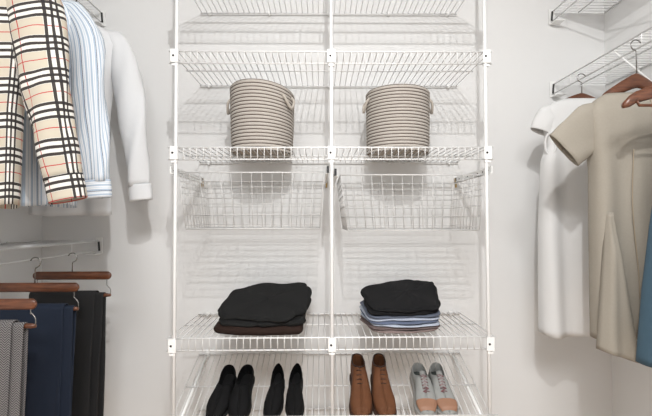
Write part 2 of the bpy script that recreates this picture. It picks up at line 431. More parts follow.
# ------------------------------------------------------------------ rope baskets
def rope_basket(label, loc, rz, tilt, r0, r1, H, hands):
    t = thing('rope_basket', label, 'basket', loc, (0, 0, rz), 'round rope storage baskets')
    n = 64; coils = 20; P = H/coils; rings = []; vl = []
    def rad(z): return r0+(r1-r0)*(z/H)**0.8
    def pt(r, z, a):
        zz = z + tilt*r*math.cos(a-rz)*(z/H)
        k = 1 + 0.012*math.sin(2*a+1)+0.006*math.sin(3*a)
        return (r*k*math.cos(a), r*k*math.sin(a), zz)
    for i in range(coils*6+1):
        z = P*i/6; ph = abs(math.sin(PI*z/P)); r = rad(z) + 0.0042*ph**0.6
        rings.append([pt(r, z, 2*PI*k/n-PI/2) for k in range(n)]); vl.append(z)
    for i in range(1, 5):   # rounded rim into the inside
        a = PI*i/4; rings.append([pt(rad(H)-0.004+0.004*math.cos(a), H+0.004*math.sin(a), 2*PI*k/n-PI/2) for k in range(n)]); vl.append(H+0.003*i)
    for i in range(coils, -1, -1):
        rings.append([pt(rad(P*i)-0.009, max(P*i, 0.006), 2*PI*k/n-PI/2) for k in range(n)]); vl.append(P*i+0.004)
    b = MB(); b.loft(rings, vlen=[v*0.266/H for v in vl], W=1); b.build('body', M_['rope'], t)
    # coiled base
    rings = []; nb = 10
    for i in range(nb*4+1):
        r = max(0.001, (r0+0.0)*(1-i/(nb*4))); rings.append([pt(r, -0.0 + 0.0035*abs(math.cos(PI*i/4)), 2*PI*k/n-PI/2) for k in range(n)])
    b = MB(); b.loft(rings, cap1=True); b.build('base', M_['rope_base'], t)
    for a in hands:
        A = a - rz; c = Vector((math.cos(A), math.sin(A), 0)); tn = Vector((-math.sin(A), math.cos(A), 0))
        z1 = H*0.84; R1 = rad(z1)+0.004
        pts = catmull([c*(R1-0.006)+tn*-0.030+Vector((0, 0, z1+0.012)), c*(R1+0.006)+tn*-0.030+Vector((0, 0, z1-0.006)), c*(R1+0.013)+Vector((0, 0, z1-0.040)),
                       c*(R1+0.006)+tn*0.030+Vector((0, 0, z1-0.006)), c*(R1-0.006)+tn*0.030+Vector((0, 0, z1+0.012))], 7)
        h = MB(); h.tube(pts, 0.0055, 8); h.build('handle', M_['rope_base'], t)
    return t
rope_basket('left round beige rope basket, its rim sagging to the right', (-0.288, 1.742, 1.6745), 0.5, -0.16, 0.124, 0.133, 0.262, (-0.55, PI-0.05))
rope_basket('right round beige rope basket with a level rim', (0.289, 1.742, 1.6745), 0.0, 0.0, 0.127, 0.131, 0.262, (0.0, PI+0.1))

# ------------------------------------------------------------------ folded clothes
def folded(name, label, cat, m, poly, base, top, group, bulge=0.010, seed=1.0, layers=2, z0=None, wob=0.004):
    """poly: outline corners (x,y) anticlockwise from the front left; base/top: z at (front, rear) of the slab"""
    cx = sum(p[0] for p in poly)/len(poly); cy = sum(p[1] for p in poly)/len(poly)
    P = [Vector((p[0], p[1], 0)) for p in poly]; out = []
    for i in range(len(P)):
        a, b, c = P[i-1], P[i], P[(i+1) % len(P)]
        r = min(0.035, (a-b).length*0.3, (c-b).length*0.3)
        p0 = b+(a-b).normalized()*r; p1 = b+(c-b).normalized()*r
        for k in range(6):
            t = k/5; out.append(p0*(1-t)**2+b*2*t*(1-t)+p1*t*t)
        nx = c+(b-c).normalized()*min(0.035, (c-b).length*0.3)
        for k in range(1, 8): out.append(p1+(nx-p1)*k/8)
    y0 = min(p[1] for p in poly); y1 = max(p[1] for p in poly)
    def zb(x, y, f):
        t = (y-y0)/(y1-y0); lo_ = base[0]+(base[1]-base[0])*t; hi = top[0]+(top[1]-top[0])*t
        return lo_+(hi-lo_)*f
    prof = [(0.0, 0.55), (0.0, 0.85), (0.02, 0.97)]
    for l in range(layers):
        for k in range(5):
            ph = (k+0.5)/5; prof.append(((l+ph)/layers, 1.0+(math.sin(PI*ph)-0.45)*bulge*9))
    prof += [(0.99, 0.965), (1.0, 0.93), (1.0, 0.8), (1.0, 0.6), (1.0, 0.4), (1.0, 0.2), (1.0, 0.03)]
    rings = []
    for j, (f, s) in enumerate(prof):
        ring = []
        for i, p in enumerate(out):
            th = 2*PI*i/len(out); w = wov = wav(th, seed+0.3*int(f*layers*0.999), 4, 3.0)*wob
            d = Vector((p.x-cx, p.y-cy, 0)); sc = s if s < 1 else 1+(s-1)*0.12/max(d.length, 0.02)
            q = d*sc + d.normalized()*w*(1 if s > 0.5 else s)
            x, y = cx+q.x, cy+q.y
            z = zb(x, y, f) + (wav(x*20+y*13, seed+5, 3, 1.0)*0.0016 if f > 0.9 else 0) + (0.004*(1-s) if s < 1 and f > 0.9 else 0) + wav(th, seed+9, 3, 2)*0.0012*min(f*8, 1)
            ring.append((x, y, z))
        rings.append(ring)
    o = MB(); o.loft(rings, cap0=True, cap1=True)
    for i in range(len(o.v)):
        v = o.v[i]; o.v[i] = (v[0]-cx, v[1]-cy, v[2]-base[0])
    ob = o.build(name, m, None); ob.location = (cx, cy, base[0])
    return tag(ob, label, cat, group)
DK = 0.9625
GB = 'dark folded sweaters stacked on the left'
folded('folded_sweater', 'dark brown folded sweater at the bottom of the left stack', 'sweater', M_['brownknit'],
       [(-0.462, 1.600), (-0.330, 1.556), (-0.200, 1.556), (-0.112, 1.580), (-0.112, 1.86), (-0.44, 1.86)], (DK, DK), (0.992, 1.022), GB, seed=2, layers=1, wob=0.004)
folded('folded_sweater', 'black folded sweater in the middle of the left stack', 'sweater', M_['blackknit'],
       [(-0.446, 1.600), (-0.330, 1.560), (-0.200, 1.562), (-0.104, 1.590), (-0.088, 1.865), (-0.425, 1.87)], (0.992, 1.022), (1.011, 1.064), GB, seed=4, layers=1, wob=0.007)
folded('folded_sweater', 'large black folded sweater on top of the left stack, with ruffled back edge', 'sweater', M_['blackknit'],
       [(-0.440, 1.600), (-0.330, 1.566), (-0.190, 1.570), (-0.104, 1.620), (-0.080, 1.83), (-0.135, 1.87), (-0.34, 1.88), (-0.435, 1.77)], (1.011, 1.064), (1.030, 1.118), GB, seed=7, layers=1, wob=0.009)
GR = 'folded clothes stacked on the right'
def rstack(i):
    j = (hsh(i, 3)-0.5)*0.012; k = (hsh(i, 7)-0.5)*0.010
    return [(0.160+j, 1.588+k), (0.285+j, 1.583+k), (0.418+j+k, 1.603), (0.452+k, 1.84), (0.300, 1.855), (0.132+j, 1.80)]
zz = [(DK, DK), (0.972, 0.975), (0.983, 0.990), (0.994, 1.005), (1.005, 1.020), (1.016, 1.036), (1.028, 1.052)]
items = (('folded_sweater', 'taupe folded knit at the very bottom of the right stack', 'sweater', 'taupe', 1), ('folded_sweater', 'brown-grey folded knit second from the bottom of the right stack', 'sweater', 'mauve', 1),
         ('folded_shirt', 'light blue folded shirt directly on the brown-grey knit', 'shirt', 'skyblue', 1), ('folded_shirt', 'steel blue folded shirt in the middle of the right stack', 'shirt', 'steelblue', 1),
         ('folded_shirt', 'pale blue folded shirt second below the black sweater', 'shirt', 'paleblue', 1), ('folded_shirt', 'slate blue folded shirt directly under the black sweater', 'shirt', 'slate', 1))
for i, (nm, lb, cat, mm, ly) in enumerate(items):
    folded(nm, lb, cat, M_[mm], rstack(i), zz[i], zz[i+1], GR, seed=20+i*3, layers=ly, bulge=0.012, wob=0.003)
folded('folded_sweater', 'black folded sweater on top of the right stack of blue shirts', 'sweater', M_['blackcloth'],
       [(0.150, 1.592), (0.285, 1.585), (0.418, 1.600), (0.462, 1.80), (0.440, 1.86), (0.340, 1.875), (0.134, 1.79)], zz[6], (1.054, 1.130), GR, seed=55, layers=2, bulge=0.010, wob=0.006)

# ------------------------------------------------------------------ shoes (local: x across, y from toe 0 to heel L, z up)
def shoe_loft(L, wid, hgt, gap, rows=30, n=28, t0=0.0, t1=1.0, grow=0.0, side=1, sq=0.8, zoff=0.0):
    """t runs from heel 0 to toe 1"""
    rings = []
    for i in range(rows+1):
        t = t0+(t1-t0)*(1-math.cos(PI*i/rows))/2
        w = interp(wid, t)+grow; h = interp(hgt, t)+grow; g = interp(gap, t)
        y = L*(1-t)
        c = side*0.006*math.sin(PI*min(1, t*1.1))*(-1)
        ring = []
        for k in range(n+1):
            s = -1+2*k/n; a = s*(PI-g)
            sx = math.sin(a); cx_ = math.cos(a)
            x = w*math.copysign(abs(sx)**sq, sx) if w > 0 else 0
            zz_ = h*(0.5-0.5*math.copysign(abs(cx_)**0.75, cx_))
            # walls lean inwards near the top
            x *= 1-0.10*(zz_/max(h, 1e-5))**2
            ring.append((c+x, y, zoff+zz_))
        rings.append(ring)
    return rings
def outline_sole(L, wid, th, grow, side, z0=0.0, n=30):
    top = []; 
    pts = []
    for i in range(n+1):
        t = (1-math.cos(PI*i/n))/2; pts.append((t, interp(wid, t)+(grow if 0 < i < n else grow*0.3)))
    ring = [( w, t) for t, w in pts] + [(-w, t) for t, w in reversed(pts)]
    def P(w, t, z):
        c = side*0.006*math.sin(PI*min(1, t*1.1))*(-1)
        return (c+w, L*(1-t) + (grow if t < 0.03 else (-grow if t > 0.97 else 0)), z)
    return [[P(w*0.96, t, z0) for w, t in ring], [P(w, t, z0+th*0.25) for w, t in ring], [P(w, t, z0+th*0.8) for w, t in ring], [P(w*0.95, t, z0+th) for w, t in ring]]
SHOE_N = [0]
def place_shoe(name, label, x, ytoe, yaw, group):
    # stand the shoe on the slanted deck
    ytoe_loc = (ytoe-1.545)/math.cos(SL)
    p = Matrix.Translation((0, 1.545, 0.632)) @ Matrix.Rotation(SL, 4, 'X') @ Matrix.Translation((x, ytoe_loc, 0.0028)) @ Matrix.Rotation(yaw, 4, 'Z')
    t = thing(name, label, 'shoe', (0, 0, 0), (0, 0, 0), group)
    t.matrix_world = p
    t.location = p.to_translation(); t.rotation_euler = p.to_euler(); t.scale = (0.93, 1, 1)
    return t
def shell(rings, name, m, parent, solid=0.002):
    b = MB(); b.loft(rings, closed=False); return b.build(name, m, parent, solid=solid)
def insole(L, wid, t, z, m, side):
    n = 24; r0 = []
    pts = [((1-math.cos(PI*i/n))/2*0.8+0.01) for i in range(n+1)]
    ring = [(side*-0.006*math.sin(PI*min(1, q*1.1))+interp(wid, q)*0.86, L*(1-q), z) for q in pts] + [(side*-0.006*math.sin(PI*min(1, q*1.1))-interp(wid, q)*0.86, L*(1-q), z) for q in reversed(pts)]
    b = MB(); b.loft([ring, [(x, y, zz_+0.002) for x, y, zz_ in ring]], cap0=True, cap1=True); return b.build('insole', m, t)
def W_(pairs): return pairs
wid_slip = [(0, 0.0), (0.003, 0.009), (0.012, 0.018), (0.03, 0.026), (0.07, 0.032), (0.15, 0.036), (0.35, 0.035), (0.5, 0.039), (0.68, 0.047), (0.8, 0.045), (0.9, 0.036), (0.96, 0.023), (0.99, 0.011), (1, 0.003)]
wid_flat = [(0, 0.0), (0.005, 0.006), (0.03, 0.014), (0.07, 0.021), (0.15, 0.028), (0.3, 0.031), (0.45, 0.029), (0.6, 0.036), (0.74, 0.039), (0.84, 0.035), (0.92, 0.026), (0.97, 0.014), (1, 0.003)]
def slip_on(label, x, yaw, side, wid, L, pointed, group):
    t = place_shoe('slip_on_shoe', label, x, 1.556, yaw, group)
    hgt = [(0, 0.062), (0.1, 0.058), (0.3, 0.050), (0.45, 0.056), (0.6, 0.052), (0.8, 0.040), (0.93, 0.030), (1, 0.014)]
    gap = [(0, 0.9), (0.06, 1.0), (0.25, 1.12), (0.38, 0.95), (0.45, 0.55), (0.49, 0.0), (1, 0.0)]
    r = shoe_loft(L, wid, hgt, gap, side=side, zoff=0.008); shell(r, 'upper', M_['blackleather'], t)
    s = MB(); s.loft(outline_sole(L, wid, 0.010, 0.002, side), cap0=True, cap1=True); s.build('sole', M_['blacklining'], t)
    insole(L, wid, t, 0.012, M_['blacklining'], side)
    return t
g1, g2 = 'round-toed black slip-on pair', 'narrow black slip-on pair'
slip_on('leftmost black round-heeled slip-on shoe on the shoe shelf', -0.445, -0.05, -1, wid_slip, 0.256, 0, g1)
slip_on('second black slip-on from the left, almost touching the leftmost shoe', -0.354, 0.00, 1, wid_slip, 0.256, 0, g1)
slip_on('narrow black shoe with pointed heel end, left one of its pair', -0.232, -0.03, -1, wid_flat, 0.262, 1, g2)
slip_on('narrow black shoe with pointed heel end, just left of the centre pole', -0.140, 0.01, 1, wid_flat, 0.262, 1, g2)

def boot(label, x, yaw, side, group):
    t = place_shoe('ankle_boot', label, x, 1.556, yaw, group); L = 0.262
    wid = [(0, 0.0), (0.003, 0.010), (0.012, 0.019), (0.03, 0.026), (0.07, 0.031), (0.15, 0.034), (0.3, 0.033), (0.45, 0.038), (0.6, 0.044), (0.72, 0.048), (0.84, 0.045), (0.92, 0.037), (0.97, 0.026), (1, 0.010)]
    hgt = [(0, 0.112), (0.1, 0.110), (0.22, 0.108), (0.34, 0.104), (0.40, 0.098), (0.5, 0.080), (0.62, 0.062), (0.8, 0.050), (0.92, 0.042), (1, 0.018)]
    gap = [(0, 0.9), (0.08, 0.98), (0.18, 1.0), (0.26, 0.85), (0.32, 0.5), (0.355, 0.0), (1, 0.0)]
    r = shoe_loft(L, wid, hgt, gap, side=side, rows=44, sq=0.7, zoff=0.010); shell(r, 'upper', M_['brownsuede'], t, 0.003)
    s = MB(); s.loft(outline_sole(L, wid, 0.014, 0.003, side), cap0=True, cap1=True); s.build('sole', M_['brownsole'], t)
    insole(L, wid, t, 0.016, M_['brownlining'], side)
    # padded dark collar around the opening
    cpts = []
    for i in range(0, 25):
        q = 0.355*(1-math.cos(PI*i/24))/2; w = interp(wid, q); h = interp(hgt, q)+0.010; g = interp(gap, q)
        e_ = 0.5+0.5*abs(math.cos(PI-g))**0.75; cpts.append((q, w*math.sin(PI-g)**0.7*(1-0.10*e_*e_)-0.001, interp(hgt, q)*e_+0.011))
    loop = [(-0.006*side*math.sin(PI*q*1.1)+w, L*(1-q), h-0.001) for q, w, h in cpts] + [(-0.006*side*math.sin(PI*q*1.1)-w, L*(1-q), h-0.001) for q, w, h in reversed(cpts)]
    c = MB(); c.tube(loop+[loop[0]], 0.0032, 6, caps=False); c.build('collar', M_['brownlining'], t)
    # tongue and laces over the instep
    for k in range(4):
        q = 0.40+0.055*k; h = interp(hgt, q)+0.0125; w = 0.011
        l = MB(); l.tube([(-w, L*(1-q), h-0.004), (0, L*(1-q)-0.002, h+0.0005), (w, L*(1-q), h-0.004)], 0.0018, 6); l.build('lace', M_['brownsole'], t)
    return t
boot('left brown suede ankle boot beside the centre pole', 0.111, 0.00, -1, 'brown ankle boot pair')
boot('right brown suede ankle boot, next to the grey sneakers', 0.207, 0.01, 1, 'brown ankle boot pair')

def sneaker(label, x, yaw, side, group):
    t = place_shoe('sneaker', label, x, 1.560, yaw, group); L = 0.240
    wid = [(0, 0.0), (0.003, 0.010), (0.012, 0.020), (0.03, 0.027), (0.07, 0.032), (0.15, 0.035), (0.3, 0.035), (0.45, 0.037), (0.6, 0.043), (0.72, 0.046), (0.84, 0.044), (0.92, 0.036), (0.97, 0.025), (1, 0.010)]
    hgt = [(0, 0.068), (0.1, 0.060), (0.22, 0.054), (0.34, 0.062), (0.42, 0.068), (0.5, 0.062), (0.62, 0.052), (0.8, 0.040), (0.92, 0.032), (1, 0.014)]
    gap = [(0, 0.9), (0.08, 1.0), (0.2, 1.1), (0.28, 0.9), (0.33, 0.55), (0.36, 0.0), (1, 0.0)]
    r = shoe_loft(L, wid, hgt, gap, side=side, rows=40, zoff=0.016); shell(r, 'upper', M_['greysuede'], t, 0.0025)
    s = MB(); s.loft(outline_sole(L, wid, 0.026, 0.004, side), cap0=True, cap1=True); s.build('sole', M_['greysole'], t)
    insole(L, wid, t, 0.027, M_['greylining'], side)
    tc = shoe_loft(L, wid, hgt, [(0, 0), (1, 0)], rows=14, n=28, t0=0.78, t1=0.955, grow=0.0016, side=side, zoff=0.016)
    # cap only on the top surface, its rear edge curved
    cap = [rg[-7:-1]+rg[:7] for rg in tc]
    o = MB()
    o.loft(cap, closed=False); o.build('toe_cap', M_['tan'], t, solid=0.0012)
    tg = MB(); rr = []
    for k in range(9):
        q = 0.30+0.30*k/8; h = interp(hgt, q)+0.0175+0.012*max(0, (0.36-q)/0.06); w = 0.012
        c = -0.006*side
        rr.append([(c-w, L*(1-q), h-0.004), (c-w*0.5, L*(1-q), h), (c, L*(1-q), h+0.001), (c+w*0.5, L*(1-q), h), (c+w, L*(1-q), h-0.004)])
    tg.loft(rr, closed=False); tg.build('tongue', M_['greysuede'], t, solid=0.003)
    l = MB(); pts = []
    for k in range(7):
        q = 0.37+0.05*k; h = interp(hgt, q)+0.0205; w = 0.013*(1 if k % 2 else -1); c = -0.006*side
        pts.append((c+w, L*(1-q), h-0.003)); pts.append((c, L*(1-q-0.025), interp(hgt, q+0.025)+0.0205))
        l.tube([(c-0.013, L*(1-q), h-0.003), (c, L*(1-q), h+0.001), (c+0.013, L*(1-q), h-0.003)], 0.0016, 5)
    l.tube(pts, 0.0018, 5); l.build('laces', M_['lace'], t)
    hp = MB(); hp.tube([(0, L+0.001, 0.025), (0, L+0.0005, 0.066)], 0.004, 6); hp.build('heel_tab', M_['greysole'], t)
    return t
sneaker('grey sneaker with tan toe cap, nearer the brown boots', 0.360, -0.04, -1, 'grey sneaker pair')
sneaker('rightmost grey sneaker with tan toe cap on the shoe shelf', 0.441, -0.03, 1, 'grey sneaker pair')

# ------------------------------------------------------------------ hangers
def hook_pts(x, z0, ztop, r=0.020, sg=1, plane='x'):
    """question-mark hook: rises from z0 and curls over a rod; the rod sits inside the curl"""
    pts = [(0, 0, z0)]
    zc = ztop-r
    pts.append((0, 0, zc-r*1.4))
    for k in range(0, 13):
        a = -PI/2+0.15 + k*(PI*1.32)/12
        pts.append((sg*(-0.0)+sg*r*math.cos(a), 0, zc+r*math.sin(a)))
    return pts
def shirt_hanger(label, loc, hook_top, m, mh, group, half=0.21, drop=0.075, sg=1, cat='hanger'):
    """origin at the neck of the wooden body"""
    t = thing('clothes_hanger', label, cat, loc, (0, 0, 0), group)
    rings = []
    n = 28
    for i in range(n+1):
        s = -1+2*i/n; x = s*half; z = -drop*abs(s)**1.25 - 0.012*max(0, abs(s)-0.85)/0.15; hgt = 0.016+0.010*(1-abs(s))
        if abs(s) > 0.999: hgt *= 0.55
        y = 0.018*abs(s)**2
        rings.append([(x, y+0.007*math.cos(a*PI/6), z+hgt*math.sin(a*PI/6)*1.0) for a in range(12)])
    b = MB(); b.loft(rings, cap0=True, cap1=True); b.build('shoulder_bar', m, t)
    h = MB(); h.tube(hook_pts(0, 0.01, hook_top, 0.018, sg), 0.0021, 7); h.build('hook', mh, t)
    r = MB(); r.tube([(-half*0.86, 0.012, -drop*0.9), (-half*0.84, 0.006, -drop*1.25), (half*0.84, 0.006, -drop*1.25), (half*0.86, 0.012, -drop*0.9)], 0.0045, 8); r.build('lower_bar', m, t)
    return t

# ------------------------------------------------------------------ garments
def body_rings(prof, N=72, folds=0.008, nf=9, seed=1.0, cx=0.0, depth=None):
    """prof: list of (z, x_left, x_right, half depth); N points per ring, ring starts at the back"""
    rings = []; vl = []; m = 44
    ztop, zbot = prof[0][0], prof[-1][0]
    tab = [(ztop-p[0], tuple(p[1:])) for p in prof]
    for i in range(m+1):
        s = (ztop-zbot)*(i/m)**1.15; a, b, d = interp(tab, s); z = ztop-s
        ring = []
        for k in range(N):
            th = 2*PI*k/N + PI/2
            c, sn = math.cos(th), math.sin(th)
            X = (a+b)/2+(b-a)/2*math.copysign(abs(c)**0.8, c)
            amp = folds*min(1, s/0.25)*(0.5+0.5*s/(ztop-zbot))
            fx = (X-(a+b)/2)/max(0.02, (b-a)/2)
            Y = d*math.copysign(abs(sn)**0.7, sn) + amp*wav(fx*nf*0.5+0.25*z*3, seed+(1 if sn > 0 else 0), 3, 1.0)*abs(sn)**0.5
            ring.append((X, Y, z+0.004*wav(th, seed+4, 2, 2)*(s/(ztop-zbot))))
        rings.append(ring); vl.append(s)
    return rings, vl
def tube_rings(path, r, N=36, m=26, folds=0.0, seed=1.0, yscale=0.7):
    """path: points; r: radii (half widths) at those points"""
    k = max(2, m//(len(path)-1)); P = catmull(path, k); n = len(P); rings = []; vl = []; v = 0
    for i, p in enumerate(P):
        f = i/(n-1)*(len(path)-1); j = min(int(f), len(path)-2); rr = r[j]+(r[j+1]-r[j])*smooth01(f-j)
        t = (P[min(i+1, n-1)]-P[max(i-1, 0)]).normalized()
        side = Vector((0, 1, 0)).cross(t).normalized()   # in the x-z plane
        if side.x < 0: side = -side
        if i: v += (P[i]-P[i-1]).length
        ring = []
        for q in range(N):
            th = 2*PI*q/N+PI/2; c, sn = math.cos(th), math.sin(th)
            w = folds*wav(th*2+v*14, seed, 3, 1.0)
            ring.append(p + side*(rr+w)*c + Vector((0, 1, 0))*(rr*yscale+w)*sn)
        rings.append(ring); vl.append(v)
    return rings, vl
def garment(name, label, cat, loc, group=None, rz=0.0): return thing(name, label, cat, loc, (0, 0, rz), group)
def sleeve(parent, path, r, m, seed, W, mirror=False, folds=0.004, cuff=None, cuffm=None, uoff=0.0, yscale=0.6):
    if mirror: path = [(-x*(1-0.42*min(1, -z/0.4)), y-0.05*min(1, -z/0.3), z) for x, y, z in path]
    rg, vl = tube_rings(path, r, folds=folds, seed=seed, yscale=yscale)
    b = MB(); b.loft(rg, vlen=vl, W=W, uoff=uoff); b.build('sleeve', m, parent, solid=0.0018)
    if cuff:
        a, e = Vector(path[-2]), Vector(path[-1]); d = (e-a).normalized()
        p0 = e-d*0.006; p1 = e+d*cuff
        rg, vl = tube_rings([p0, (p0+p1)/2, p1], [r[-1]+0.003, r[-1]+0.004, r[-1]+0.003], m=8, yscale=yscale)
        b = MB(); b.loft(rg, vlen=[x+0.012 for x in vl], W=W*0.9); b.build('cuff', cuffm or m, parent, solid=0.0018)
def collar(parent, m, z, rx, ry, h=0.035):
    n = 40; rings = []
    for k, (f, g) in enumerate(((0, 1.0), (0.5, 0.92), (1, 0.88), (1.05, 0.98), (0.7, 1.12), (0.3, 1.22))):
        rings.append([(rx*g*math.cos(2*PI*i/n+PI/2), ry*g*math.sin(2*PI*i/n+PI/2), z+h*f-0.012*(math.sin(2*PI*i/n+PI/2) < -0.6)*(k < 3)) for i in range(n)])
    b = MB(); b.loft(rings, W=0.3); b.build('collar', m, parent, solid=0.002)
# local origin of every garment = its neck point; hung at (rod x, y)
LX, LRZ = -1.084, 2.386-0.045
GSH = 'shirts hanging from the upper left shelf'
def hang_left(name, label, Y, zn): return garment(name, label, 'shirt', (LX, Y, zn), GSH)
# plaid shirt, nearest
zn = 2.215
t = hang_left('plaid_shirt', 'beige, black and red checked long-sleeved shirt, nearest on the left', 1.20, zn)
rg, vl = body_rings([(-0.005, -0.05, 0.05, 0.035), (-0.03, -0.11, 0.11, 0.04), (-0.08, -0.185, 0.185, 0.05), (-0.16, -0.20, 0.205, 0.06), (-0.26, -0.18, 0.185, 0.065), (-0.5, -0.17, 0.165, 0.06), (-0.775, -0.17, 0.158, 0.055)], folds=0.012, seed=3)
b = MB(); b.loft(rg, vlen=vl, W=0.80, uoff=0.03); b.build('body', M_['plaid'], t, solid=0.002)
sl = [(0.10, 0, -0.050), (0.165, 0, -0.080), (0.212, -0.01, -0.20), (0.250, -0.025, -0.40), (0.293, -0.035, -0.58), (0.318, -0.035, -0.70)]
sleeve(t, sl, [0.030, 0.060, 0.074, 0.068, 0.056, 0.048], M_['plaid'], 5, 0.38, cuff=0.062, uoff=0.0)
sleeve(t, sl, [0.030, 0.060, 0.074, 0.068, 0.056, 0.048], M_['plaid'], 9, 0.38, mirror=True, cuff=0.062)
collar(t, M_['plaid'], -0.008, 0.058, 0.042)
# striped shirt
zn = 2.225
t = hang_left('striped_shirt', 'light blue and white striped long-sleeved shirt, middle one on the left', 1.46, zn)
rg, vl = body_rings([(-0.002, -0.045, 0.045, 0.035), (-0.022, -0.09, 0.09, 0.04), (-0.07, -0.150, 0.155, 0.05), (-0.13, -0.18, 0.180, 0.055), (-0.26, -0.18, 0.175, 0.055), (-0.5, -0.18, 0.165, 0.05), (-0.775, -0.19, 0.170, 0.045)], folds=0.011, seed=13)
b = MB(); b.loft(rg, vlen=vl, W=0.76); b.build('body', M_['stripe'], t, solid=0.0018)
sl = [(0.10, 0, -0.058), (0.150, 0, -0.095), (0.205, -0.01, -0.20), (0.235, -0.030, -0.40), (0.258, -0.04, -0.58), (0.268, -0.04, -0.695)]
sleeve(t, sl, [0.025, 0.050, 0.062, 0.056, 0.049, 0.045], M_['stripe'], 15, 0.36, cuff=0.055, cuffm=M_['stripe_h'])
sleeve(t, sl, [0.025, 0.050, 0.062, 0.056, 0.049, 0.045], M_['stripe'], 19, 0.36, mirror=True, cuff=0.055, cuffm=M_['stripe_h'])
collar(t, M_['stripe'], -0.006, 0.050, 0.038)
# white shirt
zn = 2.240
t = hang_left('white_shirt', 'plain white long-sleeved top hanging behind the striped shirt', 1.72, zn)
rg, vl = body_rings([(-0.004, -0.055, 0.055, 0.03), (-0.025, -0.11, 0.11, 0.035), (-0.07, -0.175, 0.185, 0.045), (-0.12, -0.20, 0.205, 0.055), (-0.26, -0.17, 0.168, 0.05), (-0.5, -0.16, 0.145, 0.045), (-0.82, -0.17, 0.165, 0.04)], folds=0.013, seed=23)
b = MB(); b.loft(rg, vlen=vl, W=0.76); b.build('body', M_['whitecloth'], t, solid=0.0018)
sl = [(0.12, 0, -0.060), (0.180, 0, -0.100), (0.224, -0.005, -0.20), (0.254, -0.015, -0.38), (0.280, -0.02, -0.56), (0.296, -0.02, -0.70)]
sleeve(t, sl, [0.025, 0.048, 0.056, 0.054, 0.048, 0.042], M_['whitecloth'], 25, 0.36, cuff=0.06)
sleeve(t, sl, [0.025, 0.048, 0.056, 0.054, 0.048, 0.042], M_['whitecloth'], 29, 0.36, mirror=True, cuff=0.06)
collar(t, M_['whitecloth'], -0.008, 0.056, 0.036, 0.018)
for Y, z, lb in ((1.20, 2.195, 'hanger with dark hook inside the checked shirt'), (1.46, 2.205, 'hanger with dark hook inside the striped shirt'), (1.72, 2.218, 'hanger with dark hook inside the white long-sleeved top')):
    shirt_hanger(lb, (LX-0.004, Y, z), LRZ+0.010-z, M_['wood'], M_['darkhook'], 'shirt hangers on the left', half=0.150, drop=0.055)

# trousers on the lower left
def trouser_hanger(label, Y, z1, z2, half=0.156, tilt=0.0, xoff=0.0):
    t = thing('trouser_hanger', label, 'hanger', (LX+0.030+xoff, Y, z1), (0, tilt, 0), 'wooden trouser hangers')
    n = 24; rings = []
    for i in range(n+1):
        s = -math.cos(PI*i/n); e = max(0.0, abs(s)-0.90)/0.10; k = math.sqrt(max(0.01, 1-e*e))
        rings.append([(s*half, 0.0075*k*math.cos(a*PI/6), 0.0165*k*(1+0.0*s)*math.copysign(abs(math.sin(a*PI/6))**0.7, math.sin(a*PI/6))) for a in range(12)])
    b = MB(); b.loft(rings, cap0=True, cap1=True); b.build('upper_bar', M_['wood'], t)
    h = MB(); h.tube(hook_pts(0, 0.014, 1.257+0.011-z1, 0.018, 1), 0.0022, 8); h.build('hook', M_['chrome'], t)
    dz = z2-z1
    for sg in (-1, 1):
        w = MB(); x = sg*(half-0.018)
        w.tube(catmull([(x, 0, -0.012), (x, 0, -0.030), (x, 0, dz+0.040), (x+sg*0.014, -0.002, dz+0.026), (x+sg*0.016, -0.002, dz+0.008), (x+sg*0.006, 0, dz)], 5), 0.0017, 6); w.build('wire_link', M_['chrome'], t)
    n = 20; rings = []
    for i in range(n+1):
        s = -1+2*i/n; k = 0.75 if i in (0, n) else 1
        rings.append([(s*half*0.985, 0.0065*k*math.cos(a*PI/5), dz+0.0075*k*math.sin(a*PI/5)) for a in range(10)])
    b = MB(); b.loft(rings, cap0=True, cap1=True); b.build('lower_bar', M_['wood'], t)
    return t
def trousers(name, label, m, Y, z2, x0, x1, length, seed, W=0.5):
    """folded over the lower bar: front layer, fold over the bar, back layer"""
    t = thing(name, label, 'trousers', (LX+0.030, Y, z2), (0, 0, 0), 'folded trousers on hangers')
    def sheet(xa, xb, la, lb, yo, gap, sd, pleat):
        rings = []; vl = []; n = 40; rr = 0.0105+gap
        path = []
        for k in range(26): path.append((-1, -la*(1-k/25.0)**1.0))
        for k in range(1, 10): path.append(('a', PI-PI*k/10))
        for k in range(26): path.append((1, -lb*k/25.0))
        v = 0; last = None
        for pth in path:
            ring = []
            if pth[0] == 'a': yc, zc = rr*math.cos(pth[1]), rr*math.sin(pth[1]); s = 0
            else: yc, zc = pth[0]*rr, pth[1]; s = -pth[1]
            if last is not None: v += math.hypot(yc-last[0], zc-last[1])
            last = (yc, zc)
            for k in range(n+1):
                f = k/n; tp = min(1, s/0.5)
                x = xa+(xb-xa)*f + (0.012*tp*(0.5-f)*2 if True else 0)
                sgn = -1 if (pth[0] == -1) else 1
                dy = pleat*math.exp(-((f-0.45)/0.10)**2)*min(1, s*4) + 0.007*wav(f*5+s*2, sd, 3, 1.0)*min(1, s*4)
                ring.append((x, yo+yc+sgn*dy, zc))
            rings.append(ring); vl.append(v)
        b = MB(); b.loft(rings, vlen=vl, W=(xb-xa)*1.02, closed=False)
        return b
    ao = sheet(x0, x1-0.03, length-0.03, length-0.06, 0, 0.008, seed, 0.010).build('front_leg', m, t, solid=0.003)
    sheet(x0+0.02, x1, length, length, 0, 0.001, seed+3, 0.006).build('rear_leg', m, t, solid=0.003)
    return t
